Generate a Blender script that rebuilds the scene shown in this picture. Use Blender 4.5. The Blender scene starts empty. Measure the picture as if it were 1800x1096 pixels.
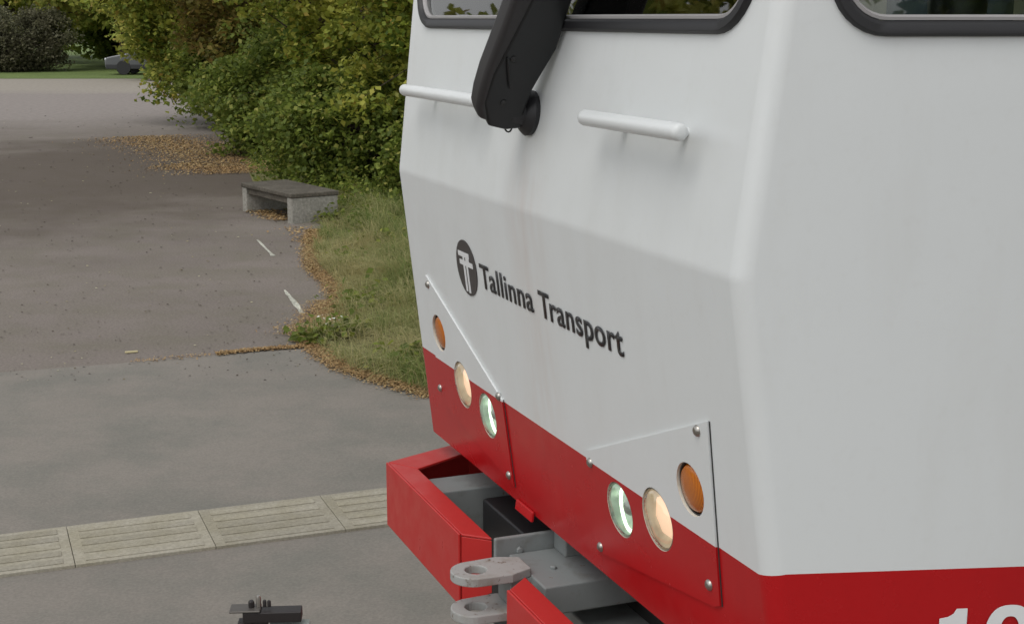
import bpy, bmesh, math, random
import numpy as np
from mathutils import Vector, Matrix
R = math.radians
random.seed(7); rng = np.random.default_rng(11)
S = bpy.context.scene
COL = S.collection

# ------------------------------------------------------------------ camera
CAMH = 2.35
F_PX, CX, CY, HZ = 2500.0, 900.0, 548.0, 32.0
PITCH = math.atan((CY - HZ) / F_PX)
cd = bpy.data.cameras.new('camera'); cam = bpy.data.objects.new('camera', cd); COL.objects.link(cam)
cd.sensor_width = 36; cd.lens = 36 * F_PX / 1800; cd.clip_end = 8000; cd.clip_start = .05
cam.location = (0, 0, CAMH); cam.rotation_euler = (R(90) - PITCH, 0, 0)
S.camera = cam

# ------------------------------------------------------------------ world, sun, exposure
SUN_FROM = Vector((-.33, -.46, .90)).normalized()
el = math.asin(SUN_FROM.z); az = math.atan2(SUN_FROM.x, SUN_FROM.y)
w = bpy.data.worlds.new('World'); S.world = w; w.use_nodes = True
nt = w.node_tree; bg = nt.nodes['Background']
sky = nt.nodes.new('ShaderNodeTexSky'); sky.sky_type = 'NISHITA'; sky.sun_disc = False
sky.sun_elevation = el; sky.sun_rotation = az; sky.dust_density = 1.2; sky.air_density = 1.0; sky.ozone_density = 1
hs = nt.nodes.new('ShaderNodeHueSaturation'); hs.inputs['Saturation'].default_value = .08
nt.links.new(sky.outputs[0], hs.inputs['Color']); nt.links.new(hs.outputs[0], bg.inputs['Color'])
bg.inputs['Strength'].default_value = .14
sd = bpy.data.lights.new('sun', 'SUN'); sun = bpy.data.objects.new('sun', sd); COL.objects.link(sun)
sd.energy = .70; sd.angle = R(35); sd.color = (1, .955, .885)
sun.rotation_euler = SUN_FROM.to_track_quat('Z', 'Y').to_euler()
S.view_settings.view_transform = 'Standard'; S.view_settings.look = 'None'
S.view_settings.exposure = 0.36; S.view_settings.gamma = 1
S.cycles.max_bounces = 8; S.cycles.transparent_max_bounces = 12

# ------------------------------------------------------------------ helpers
def G(px, py, z=0.0):
    """point of the ground where it shows at that place of the photograph"""
    fw = Vector((0, math.cos(PITCH), -math.sin(PITCH))); up = Vector((0, math.sin(PITCH), math.cos(PITCH)))
    r = fw * F_PX + Vector((1, 0, 0)) * (px - CX) - up * (py - CY)
    t = (z - CAMH) / r.z
    return Vector((r.x * t, r.y * t, z))

def tag(o, label=None, cat=None, group=None, kind=None):
    if label: o['label'] = label
    if cat: o['category'] = cat
    if group: o['group'] = group
    if kind: o['kind'] = kind
    return o
def empty(name, loc=(0, 0, 0), rz=0, parent=None):
    o = bpy.data.objects.new(name, None); COL.objects.link(o); o.location = loc; o.rotation_euler = (0, 0, rz)
    o.empty_display_size = .1
    if parent: o.parent = parent
    return o

class MB:
    def __init__(s): s.v = []; s.f = []; s.m = []
    def add(s, vs, fs, mi=0):
        b = len(s.v); s.v += [tuple(p) for p in vs]
        for f in fs: s.f.append([b + i for i in f]); s.m.append(mi)
    def box(s, x0, x1, y0, y1, z0, z1, mi=0):
        s.add([(x0,y0,z0),(x1,y0,z0),(x1,y1,z0),(x0,y1,z0),(x0,y0,z1),(x1,y0,z1),(x1,y1,z1),(x0,y1,z1)],
              [(0,3,2,1),(4,5,6,7),(0,1,5,4),(1,2,6,5),(2,3,7,6),(3,0,4,7)], mi)
    def prism(s, poly, dvec, mi=0):
        """poly: list of 3-D points (planar), extruded by dvec"""
        n = len(poly); d = Vector(dvec); a = [Vector(p) for p in poly]; b = [p + d for p in a]
        s.add(a + b, [list(range(n))[::-1], list(range(n, 2*n))] + [(i, (i+1) % n, n + (i+1) % n, n + i) for i in range(n)], mi)
    def tube(s, pts, rad, seg=10, mi=0, cap=True):
        pts = [Vector(p) for p in pts]; n = len(pts)
        if not hasattr(rad, '__len__'): rad = [rad] * n
        base = len(s.v); prev = None
        for i, p in enumerate(pts):
            t = (pts[min(i+1, n-1)] - pts[max(i-1, 0)]).normalized()
            ref = prev if prev is not None else (Vector((0,0,1)) if abs(t.z) < .9 else Vector((1,0,0)))
            a = (ref - t * ref.dot(t)).normalized(); b = t.cross(a); prev = a
            for k in range(seg):
                g = 2*math.pi*k/seg
                s.v.append(tuple(p + (a*math.cos(g) + b*math.sin(g)) * rad[i]))
        for i in range(n-1):
            for k in range(seg):
                k2 = (k+1) % seg
                s.f.append([base+i*seg+k, base+i*seg+k2, base+(i+1)*seg+k2, base+(i+1)*seg+k]); s.m.append(mi)
        if cap:
            s.f.append([base+k for k in range(seg)][::-1]); s.m.append(mi)
            s.f.append([base+(n-1)*seg+k for k in range(seg)]); s.m.append(mi)
    def disc_lathe(s, c, ax, prof, seg=28, mi=0, cap0=True, cap1=True):
        """prof: list of (radius, distance along axis)"""
        ax = Vector(ax).normalized(); c = Vector(c)
        ref = Vector((0,0,1)) if abs(ax.z) < .9 else Vector((1,0,0))
        a = (ref - ax*ref.dot(ax)).normalized(); b = ax.cross(a); base = len(s.v)
        for r, h in prof:
            for k in range(seg):
                g = 2*math.pi*k/seg
                s.v.append(tuple(c + ax*h + (a*math.cos(g)+b*math.sin(g))*max(r, 1e-5)))
        for i in range(len(prof)-1):
            for k in range(seg):
                k2 = (k+1) % seg
                s.f.append([base+i*seg+k, base+i*seg+k2, base+(i+1)*seg+k2, base+(i+1)*seg+k]); s.m.append(mi)
        if cap0: s.f.append([base+k for k in range(seg)][::-1]); s.m.append(mi)
        if cap1: s.f.append([base+(len(prof)-1)*seg+k for k in range(seg)]); s.m.append(mi)
    def mesh(s, name, mats):
        me = bpy.data.meshes.new(name); me.from_pydata(s.v, [], s.f)
        for m in (mats if isinstance(mats, (list, tuple)) else [mats]): me.materials.append(m)
        me.polygons.foreach_set('material_index', s.m); me.update()
        bm = bmesh.new(); bm.from_mesh(me); bmesh.ops.recalc_face_normals(bm, faces=bm.faces); bm.to_mesh(me); bm.free()
        return me
    def build(s, name, mats, parent=None, smooth=None, bevel=None, seg=2):
        me = s.mesh(name, mats); o = bpy.data.objects.new(name, me); COL.objects.link(o)
        if parent: o.parent = parent
        if bevel:
            m = o.modifiers.new('bevel', 'BEVEL'); m.width = bevel; m.segments = seg; m.limit_method = 'ANGLE'; m.angle_limit = R(30)
            m.harden_normals = False
        if smooth is not None:
            me.polygons.foreach_set('use_smooth', [True]*len(me.polygons)); me.set_sharp_from_angle(angle=R(smooth))
        elif bevel:
            me.polygons.foreach_set('use_smooth', [True]*len(me.polygons))
            m = o.modifiers.new('wn', 'WEIGHTED_NORMAL')
        return o

# ------------------------------------------------------------------ materials
def mat(name, col, rough=.6, metal=0, coat=0, spec=.5):
    m = bpy.data.materials.new(name); m.use_nodes = True; b = m.node_tree.nodes['Principled BSDF']
    b.inputs['Base Color'].default_value = (*col, 1); b.inputs['Roughness'].default_value = rough
    b.inputs['Metallic'].default_value = metal; b.inputs['Coat Weight'].default_value = coat
    b.inputs['Coat Roughness'].default_value = .12; b.inputs['Specular IOR Level'].default_value = spec
    return m
class NT:
    """small node writer"""
    def __init__(s, m): s.t = m.node_tree; s.b = s.t.nodes['Principled BSDF']
    def n(s, typ, **kw):
        x = s.t.nodes.new(typ)
        for k, v in kw.items(): setattr(x, k, v)
        return x
    def l(s, a, b): s.t.links.new(a, b)
    def coord(s, scale=(1,1,1), out='Object'):
        tc = s.n('ShaderNodeTexCoord'); mp = s.n('ShaderNodeMapping'); mp.inputs['Scale'].default_value = scale
        s.l(tc.outputs[out], mp.inputs['Vector']); return mp.outputs[0]
    def noise(s, vec, scale, detail=4, rough=.55):
        x = s.n('ShaderNodeTexNoise'); x.inputs['Scale'].default_value = scale; x.inputs['Detail'].default_value = detail
        x.inputs['Roughness'].default_value = rough; s.l(vec, x.inputs['Vector']); return x.outputs['Fac']
    def ramp(s, fac, stops):
        r = s.n('ShaderNodeValToRGB'); e = r.color_ramp.elements
        while len(e) < len(stops): e.new(.5)
        for i, (p, c) in enumerate(stops):
            e[i].position = p; e[i].color = (*c, 1) if hasattr(c, '__len__') else (c, c, c, 1)
        s.l(fac, r.inputs['Fac']); return r.outputs['Color']
    def mix(s, fac, a, b, typ='MIX'):
        x = s.n('ShaderNodeMix', data_type='RGBA', blend_type=typ)
        for sock, v in ((x.inputs[0], fac), (x.inputs[6], a), (x.inputs[7], b)):
            if hasattr(v, 'is_linked'): s.l(v, sock)
            elif hasattr(v, '__len__'): sock.default_value = (*v, 1)
            else: sock.default_value = v
        return x.outputs[2]
    def math(s, op, a, b=0.0):
        x = s.n('ShaderNodeMath', operation=op)
        for sock, v in ((x.inputs[0], a), (x.inputs[1], b)):
            if hasattr(v, 'is_linked'): s.l(v, sock)
            else: sock.default_value = v
        return x.outputs[0]
    def bump(s, h, strength=.3, dist=.01):
        x = s.n('ShaderNodeBump'); x.inputs['Strength'].default_value = strength; x.inputs['Distance'].default_value = dist
        s.l(h, x.inputs['Height']); s.l(x.outputs[0], s.b.inputs['Normal'])

M = {}
# painted tram panels; stains have their own shape and place on the nose
def paint(name, col, rough, coat, stain, amount, run=.32):
    m = mat(name, col, rough, 0, coat); k = NT(m)
    v = k.coord((1, 1, .22)); n1 = k.noise(v, 9, 5); f1 = k.ramp(n1, [(.50, 0), (.78, 1)])
    n2 = k.noise(k.coord(), 45, 4); f2 = k.ramp(n2, [(.55, 0), (.75, 1)])
    c = k.mix(k.math('MULTIPLY', f1, amount), col, stain)
    c = k.mix(k.math('MULTIPLY', f2, amount * .5), c, stain)
    # run-off below the wiper pivot
    sx = k.n('ShaderNodeSeparateXYZ'); tc = k.n('ShaderNodeTexCoord'); k.l(tc.outputs['Object'], sx.inputs[0])
    d = k.math('ABSOLUTE', k.math('SUBTRACT', sx.outputs[0], 1.02)); d = k.math('SUBTRACT', 1.0, k.math('MULTIPLY', d, 5.5))
    d = k.n('ShaderNodeClamp').inputs and d
    cl = k.n('ShaderNodeClamp'); k.l(d, cl.inputs[0])
    z = k.math('SUBTRACT', 2.12, sx.outputs[2]); zc = k.n('ShaderNodeClamp'); k.l(k.math('MULTIPLY', z, 6.0), zc.inputs[0])
    fy = k.math('GREATER_THAN', sx.outputs[1], -.3)
    s_ = k.math('MULTIPLY', k.math('MULTIPLY', cl.outputs[0], zc.outputs[0]), k.math('MULTIPLY', fy, k.math('MULTIPLY', k.ramp(k.noise(k.coord((1,1,.12)), 22, 4), [(.3, .1), (.7, 1)]), run)))
    c = k.mix(s_, c, (.52, .40, .34))
    k.l(c, k.b.inputs['Base Color'])
    k.b.inputs['Specular IOR Level'].default_value = .3 if col[1] < .1 else .5
    rr = k.ramp(k.noise(k.coord(), 14, 5), [(.3, rough*.8), (.7, min(1, rough*1.35))]); k.l(rr, k.b.inputs['Roughness'])
    k.bump(k.noise(k.coord(), 2.2, 2), .25, .004)
    return m
M['white'] = paint('white_paint', (.70, .725, .73), .36, .15, (.52, .51, .47), .14)
M['red'] = paint('red_paint', (.44, .008, .011), .22, .0, (.24, .006, .008), .18, .04)
M['cab'] = mat('cab_lining', (.72, .68, .58), .8)
M['rubber'] = mat('black_rubber', (.018, .018, .020), .5)
M['lip'] = mat('grey_window_lip', (.34, .33, .33), .45)
M['black'] = mat('black_plastic', (.014, .015, .016), .38, spec=.4)
M['black2'] = mat('worn_black_cover', (.028, .026, .027), .55)
M['under'] = mat('underframe_grime_and_shadow', (.03, .03, .03), .8)
M['logo'] = mat('dark_decal', (.045, .040, .040), .35)
M['text'] = mat('black_decal', (.02, .02, .022), .35)
M['decal_white'] = mat('white_decal', (.74, .75, .76), .35)
M['steel'] = mat('steel_bolt', (.42, .40, .37), .35, 1)
M['chrome'] = mat('lamp_reflector', (.52, .56, .50), .34, .9)
M['bumper'] = paint('bumper_paint', (.48, .026, .024), .34, .0, (.30, .03, .02), .12, .0)
def grey_paint():
    m = mat('coupler_grey_paint', (.30, .32, .32), .5); k = NT(m)
    n = k.noise(k.coord(), 11, 6, .65); f = k.ramp(n, [(.52, 0), (.85, 1)])
    c = k.mix(f, (.225, .245, .245), (.12, .105, .085)); f2 = k.ramp(k.noise(k.coord(), 40, 5), [(.68, 0), (.76, 1)])
    c = k.mix(f2, c, (.16, .07, .03)); k.l(c, k.b.inputs['Base Color']); k.bump(n, .5, .004); return m
M['grey'] = grey_paint()
def lug_paint():
    m = mat('worn_lug_paint', (.45, .44, .42), .55); k = NT(m)
    n = k.noise(k.coord(), 13, 6, .65); f = k.ramp(n, [(.52, 0), (.85, 1)])
    c = k.mix(f, (.35, .355, .345), (.20, .17, .13)); f2 = k.ramp(k.noise(k.coord(), 50, 5), [(.60, 0), (.70, 1)])
    c = k.mix(f2, c, (.12, .08, .05)); k.l(c, k.b.inputs['Base Color']); k.bump(n, .4, .003); return m
M['lug'] = lug_paint()
def glass(name, tint, gl=1.0, rough=.015):
    m = bpy.data.materials.new(name); m.use_nodes = True; t = m.node_tree; t.nodes.clear()
    o = t.nodes.new('ShaderNodeOutputMaterial'); mx = t.nodes.new('ShaderNodeMixShader'); a = t.nodes.new('ShaderNodeBsdfTransparent')
    g = t.nodes.new('ShaderNodeBsdfGlossy'); g.inputs['Roughness'].default_value = rough
    fr = t.nodes.new('ShaderNodeFresnel'); fr.inputs['IOR'].default_value = 1.5
    mt = t.nodes.new('ShaderNodeMath'); mt.operation = 'MULTIPLY_ADD'; mt.inputs[1].default_value = gl; mt.inputs[2].default_value = .05
    a.inputs[0].default_value = (*tint, 1)
    t.links.new(fr.outputs[0], mt.inputs[0]); t.links.new(mt.outputs[0], mx.inputs[0])
    t.links.new(a.outputs[0], mx.inputs[1]); t.links.new(g.outputs[0], mx.inputs[2]); t.links.new(mx.outputs[0], o.inputs[0])
    return m
M['glass'] = glass('window_glass', (.86, .90, .87), 1.3)
M['lens'] = glass('clear_lens', (.90, .96, .90), 1.5, .04)
M['car_glass'] = mat('car_glass', (.02, .022, .025), .08)
def amber():
    m = mat('amber_lens', (.50, .13, .01), .2, 0, .4); k = NT(m)
    x = k.n('ShaderNodeTexWave'); x.inputs['Scale'].default_value = 60; x.inputs['Distortion'].default_value = 1.2
    k.l(k.coord(), x.inputs['Vector']); c = k.ramp(x.outputs['Fac'], [(.0, (.34, .075, .004)), (1, (.62, .19, .012))])
    k.l(c, k.b.inputs['Base Color']); k.bump(x.outputs['Fac'], .3, .001); return m
M['amber'] = amber()
def emit(name, col, st):
    m = mat(name, col, .4); b = m.node_tree.nodes['Principled BSDF']
    b.inputs['Emission Color'].default_value = (*col, 1); b.inputs['Emission Strength'].default_value = st; return m
M['warm'] = emit('lit_warm_bulb_glass', (1.0, .66, .48), .62)
def lit_bowl(name, base, col, st):
    m = mat(name, base, .3, .6); b = m.node_tree.nodes['Principled BSDF']; k = NT(m)
    b.inputs['Emission Color'].default_value = (*col, 1); k.l(k.math('MULTIPLY', k.ramp(k.noise(k.coord((1, 1, .5)), 38, 3), [(.35, .45), (.65, 1.3)]), st), b.inputs['Emission Strength']); return m
M['bowl_warm'] = lit_bowl('lit_warm_bowl', (.62, .58, .50), (1.0, .86, .66), .20)
M['bowl_cool'] = lit_bowl('lit_cool_bowl', (.50, .56, .50), (.82, 1.0, .84), .16)
M['drl'] = emit('lit_light_tube', (.85, 1.0, .80), 1.6)

def ground_mat(name, stops, big=.35, fine=60, speck=.5, bump=.35, rough=.88, patch=None):
    m = mat(name, stops[0][1], rough, spec=.3); k = NT(m); v = k.coord()
    c = k.ramp(k.noise(v, big, 6, .6), stops)
    c = k.mix(k.math('MULTIPLY', k.ramp(k.noise(v, 1.7, 6, .65), [(.42, 0), (.64, 1)]), .6), c, patch or tuple(q*.8 for q in stops[0][1]))
    f = k.noise(v, fine, 3, .7); c = k.mix(speck, c, k.ramp(f, [(.34, .35), (.5, 1.0), (.66, 1.75)]), 'MULTIPLY')
    k.l(c, k.b.inputs['Base Color']); k.bump(f, bump, .006); return m
M['asphalt'] = ground_mat('old_asphalt', [(.3, (.172, .148, .132)), (.7, (.230, .200, .178))], .30, 48, .26, .35, patch=(.165, .15, .115))
def stain_shade_ground():
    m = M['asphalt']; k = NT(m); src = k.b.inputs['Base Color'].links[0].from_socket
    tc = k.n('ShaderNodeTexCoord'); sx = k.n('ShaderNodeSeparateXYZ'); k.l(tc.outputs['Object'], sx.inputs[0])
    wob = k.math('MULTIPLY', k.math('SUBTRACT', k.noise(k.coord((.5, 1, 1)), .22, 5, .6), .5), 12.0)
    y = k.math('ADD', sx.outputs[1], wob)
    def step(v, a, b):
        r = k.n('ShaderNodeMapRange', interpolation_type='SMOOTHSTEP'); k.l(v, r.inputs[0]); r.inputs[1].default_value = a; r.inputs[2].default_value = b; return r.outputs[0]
    # leaf stain plus tree shade painted into the asphalt under the maples
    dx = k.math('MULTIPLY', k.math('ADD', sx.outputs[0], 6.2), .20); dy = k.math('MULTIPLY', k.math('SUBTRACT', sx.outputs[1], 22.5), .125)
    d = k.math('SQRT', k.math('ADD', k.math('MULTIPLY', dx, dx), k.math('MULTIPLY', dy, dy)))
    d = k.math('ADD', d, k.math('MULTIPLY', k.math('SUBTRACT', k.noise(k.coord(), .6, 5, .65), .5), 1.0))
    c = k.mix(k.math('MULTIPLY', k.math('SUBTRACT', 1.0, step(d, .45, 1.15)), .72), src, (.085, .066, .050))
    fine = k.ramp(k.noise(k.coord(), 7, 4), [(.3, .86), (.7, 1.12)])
    c = k.mix(step(y, 27.5, 34.0), c, k.mix(1.0, (.275, .245, .228), fine, 'MULTIPLY'))  # paler far road; tree shade and brightening with distance put into the colour
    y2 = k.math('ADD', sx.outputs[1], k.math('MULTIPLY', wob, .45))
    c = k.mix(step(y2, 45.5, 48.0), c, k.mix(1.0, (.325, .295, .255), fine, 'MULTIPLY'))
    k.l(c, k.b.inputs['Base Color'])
stain_shade_ground()
M['asphalt_new'] = ground_mat('smooth_asphalt', [(.3, (.212, .193, .170)), (.7, (.255, .234, .207))], .35, 75, .16, .2, patch=(.165, .166, .146))
M['road'] = ground_mat('pale_road', [(.3, (.27, .25, .235)), (.7, (.34, .315, .30))], .2, 30, .3, .3)
M['gravel'] = ground_mat('pale_gravel', [(.3, (.34, .30, .25)), (.7, (.42, .38, .32))], .2, 20, .4, .4)
M['soil'] = ground_mat('verge_soil', [(.3, (.15, .14, .06)), (.7, (.22, .215, .09))], .8, 30, .6, .8)
M['lawn'] = ground_mat('far_lawn', [(.3, (.12, .17, .05)), (.7, (.17, .23, .07))], .4, 12, .5, .5)
M['tactile'] = ground_mat('tactile_slab_concrete', [(.3, (.31, .288, .235)), (.7, (.38, .357, .30))], 1.4, 70, .22, .25, patch=(.26, .235, .16))
k = NT(M['tactile']); src = k.b.inputs['Base Color'].links[0].from_socket; oi_ = k.n('ShaderNodeObjectInfo'); wc = k.n('ShaderNodeTexCoord')
k.l(k.mix(1.0, src, k.ramp(oi_.outputs['Random'], [(0, .90), (1, 1.10)]), 'MULTIPLY'), k.b.inputs['Base Color'])
M['concrete'] = ground_mat('weathered_concrete', [(.3, (.27, .26, .225)), (.7, (.38, .365, .33))], 2.5, 30, .35, .5)
M['bench_top'] = ground_mat('dark_stained_bench_slab', [(.3, (.085, .075, .060)), (.7, (.15, .135, .11))], 2.5, 30, .4, .6)
M['chalk'] = ground_mat('worn_white_paint', [(.3, (.42, .42, .36)), (.7, (.60, .60, .52))], 6, 50, .7, .2)
M['bark'] = ground_mat('bark', [(.3, (.055, .042, .032)), (.7, (.11, .085, .065))], 4, 25, .6, .9)

def leafmat(name, stops, clump, clump_scale=.5, trans=.3, rough=.6, extra=.55):
    m = mat(name, stops[0][1], rough, spec=.3); k = NT(m)
    ge = k.n('ShaderNodeNewGeometry'); c = k.ramp(ge.outputs['Random Per Island'], stops)
    f = k.ramp(k.noise(k.coord(), clump_scale, 3), [(.42, 0), (.62, 1)])
    c = k.mix(k.math('MULTIPLY', f, extra), c, clump)
    k.l(c, k.b.inputs['Base Color'])
    tr = k.n('ShaderNodeBsdfTranslucent'); k.l(c, tr.inputs[0]); mx = k.n('ShaderNodeMixShader'); mx.inputs[0].default_value = trans
    k.l(k.b.outputs[0], mx.inputs[1]); k.l(tr.outputs[0], mx.inputs[2]); k.l(mx.outputs[0], k.t.nodes['Material Output'].inputs[0])
    return m
M['leaf_a'] = leafmat('maple_leaves_turning', [(0, (.09, .14, .028)), (.3, (.18, .25, .04)), (.65, (.32, .38, .06)), (.93, (.52, .50, .10)), (1, (.42, .25, .06))], (.46, .44, .08), .7, .42)
M['leaf_b'] = leafmat('green_shrub_leaves', [(0, (.11, .15, .035)), (.45, (.18, .24, .045)), (.8, (.28, .34, .06)), (1, (.46, .44, .12))], (.13, .175, .035), .8, .48)
M['leaf_c'] = leafmat('yellow_green_leaves', [(0, (.17, .23, .05)), (.5, (.34, .40, .08)), (.9, (.55, .54, .14)), (1, (.40, .25, .07))], (.52, .47, .12), .5, .42)
M['leaf_d'] = leafmat('dull_grey_green_leaves', [(0, (.09, .095, .055)), (.7, (.15, .155, .09)), (1, (.26, .25, .14))], (.15, .13, .085), .4, .4)
M['leaf_e'] = leafmat('rusty_brown_leaves', [(0, (.09, .10, .02)), (.5, (.18, .19, .035)), (.8, (.26, .18, .05)), (1, (.40, .34, .08))], (.20, .12, .035), .6, .4)
M['blade'] = leafmat('grass_blades', [(0, (.12, .20, .045)), (.45, (.24, .32, .09)), (.75, (.42, .44, .18)), (1, (.62, .55, .30))], (.62, .54, .30), .95, .45, extra=.75)
M['litter'] = leafmat('dry_leaf_litter', [(0, (.22, .145, .075)), (.45, (.38, .25, .115)), (.85, (.50, .35, .165)), (1, (.58, .48, .26))], (.40, .25, .115), 1.0, .1)
M['speck_dark'] = leafmat('wet_fallen_leaves', [(0, (.04, .03, .025)), (.7, (.09, .07, .05)), (.86, (.35, .30, .15)), (1, (.6, .58, .4))], (.07, .05, .04), 1.0, .1, extra=.2)

# ------------------------------------------------------------------ ground and paths
def sheet(name, pts, z, m, label=None):
    b = MB(); b.add([(p[0], p[1], z) for p in pts], [list(range(len(pts)))])
    o = b.build(name, m); o['kind'] = 'structure'; return o
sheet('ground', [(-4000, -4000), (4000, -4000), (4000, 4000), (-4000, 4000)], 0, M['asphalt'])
newline = [G(-500, 690), G(0, 655), G(200, 640), G(380, 624), G(470, 616), G(545, 611), G(600, 648), G(680, 672), G(760, 694), G(1000, 745), G(1500, 900)]
sheet('pavement', [(p.x, p.y) for p in newline] + [(8, 5), (8, -8), (-14, -8)], .004, M['asphalt_new'])
sheet('lawn', [(-120, 57), (60, 57), (60, 140), (-120, 140)], .006, M['lawn'])
verge = [G(572, 398), G(552, 430), G(556, 462), G(585, 490), G(602, 522), G(585, 556), G(548, 592), G(566, 616), G(612, 648), G(682, 670), G(765, 694)]
vp = [(p.x, p.y) for p in verge] + [(6, 8.0), (14, 20), (10, 46), (-5.4, 46), (-6.2, 36), (-5.6, 29), (-4.3, 23), (-3.3, 18.6)]
sheet('verge', vp, .010, M['soil'])

# worn paint dashes on the old asphalt
def dash(a, b, wd):
    a = G(*a); b = G(*b); d = (b - a); n = Vector((-d.y, d.x, 0)).normalized() * wd
    k = 7; L = []; Rr = []
    for i in range(k):
        p = a + d * i / (k-1); q = random.uniform(.4, 1.0) * (.6 + .8 * i/(k-1)); L.append(p + n*q); Rr.append(p - n*q*random.uniform(.6, 1))
    return L + Rr[::-1]
for a, b, wd in (((452, 422), (480, 450), .030), ((500, 510), (532, 552), .030)):
    sheet('road_marking', [(p.x, p.y) for p in dash(a, b, wd)], .004, M['chalk'])

# tram track beside the tactile strip (below the frame)
Rz = math.atan2(.92986, -.36791)
U = Vector((-.36791, .92986, 0)); N = Vector((-.92986, -.36791, 0)); O2 = Vector((.39818, 2.51277, 0))
def TW(s, n, z=0): return O2 + U*s + N*n + Vector((0, 0, z))
for s0 in (1.02 - .535, 1.02 + .535):
    b = MB()
    for (w0, w1, z0, z1) in ((-.035, .035, 0, .012), ):
        p = [TW(s0+w0, 12), TW(s0+w1, 12), TW(s0+w1, -12), TW(s0+w0, -12)]
        b.prism([(q.x, q.y, .004) for q in p], (0, 0, z1))
    o = b.build('rail', mat('rail_steel', (.25, .23, .21), .35, 1)); o['kind'] = 'structure'

# tactile slabs
TS0, TS1 = G(0, 945), G(678, 862)
tdir = (TS1 - TS0).normalized(); tn = Vector((tdir.y, -tdir.x, 0))
wdt = .515
seams = [-372, -126, 117, 348, 562, 762, 950, 1125]
def on_line(px):
    lo, hi = -8, 12
    # point on the strip's far edge line showing at column px
    y = 945 - .1224*px; return G(px, y)
grit = [('sooty joint', ), ]
slab_names = ['pale ribbed paving slab cut by the left edge of the picture', 'ribbed paving slab with the open joint at its left end, left of the middle of the strip',
              'ribbed paving slab with moss on its joint, straight above the dark post', 'ribbed paving slab whose right end runs behind the red bumper']
for i in range(len(seams) - 1):
    a, c = on_line(seams[i]), on_line(seams[i+1])
    if i in (0, 5, 6): pass
    L = (c - a).length - .003
    root = empty('tactile_slab', a + tdir*.0015, math.atan2(tdir.y, tdir.x))
    lab = {0: 'ribbed paving slab outside the left edge', 1: slab_names[0], 2: slab_names[1], 3: slab_names[2], 4: slab_names[3]}.get(i, 'ribbed paving slab hidden behind the tram')
    tag(root, lab, 'paving slab', 'ribbed tactile slabs laid in a strip')
    dz = random.uniform(0, .0015)
    b = MB(); b.box(0, L, -wdt, 0, .0, .018 + dz); b.build('slab_base', M['tactile'], root, bevel=.002)
    for j in range(5):
        yy = -.070 - j * (wdt - .13) / 4
        b = MB(); b.box(.045, L - .045, yy - .029, yy + .029, .018+dz, .0215 + dz)
        b.build('rib', M['tactile'], root, bevel=.004)

# ------------------------------------------------------------------ vegetation
def quads_obj(name, V, m, parent=None, per=4, mats=None):
    """V: (n, per, 3) array -> one mesh of n separate faces"""
    n = V.shape[0]; me = bpy.data.meshes.new(name); me.vertices.add(n*per); me.vertices.foreach_set('co', V.reshape(-1).astype(np.float32))
    me.loops.add(n*per); me.loops.foreach_set('vertex_index', np.arange(n*per, dtype=np.int32))
    me.polygons.add(n); me.polygons.foreach_set('loop_start', np.arange(0, n*per, per, dtype=np.int32))
    me.update(calc_edges=True); me.materials.append(m)
    o = bpy.data.objects.new(name, me); COL.objects.link(o)
    if parent: o.parent = parent
    return o
def leaf_quads(P, size, up=.6, aspect=.75):
    n = len(P); nm = rng.normal(size=(n, 3)); nm[:, 2] = np.abs(nm[:, 2]) + up; nm /= np.linalg.norm(nm, axis=1)[:, None]
    r = rng.normal(size=(n, 3)); r[:, 2] -= .4; a = r - nm * (r*nm).sum(1)[:, None]; a /= np.linalg.norm(a, axis=1)[:, None]
    b = np.cross(nm, a); s = size * rng.uniform(.55, 1.25, n)[:, None]
    droop = nm * s * .14
    V = np.stack([P - a*s*.5, P - a*s*.05 + b*s*aspect*.5 - droop*.0, P + a*s*.55 - droop, P - a*s*.05 - b*s*aspect*.5 + droop*.4], 1)
    return V
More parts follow.
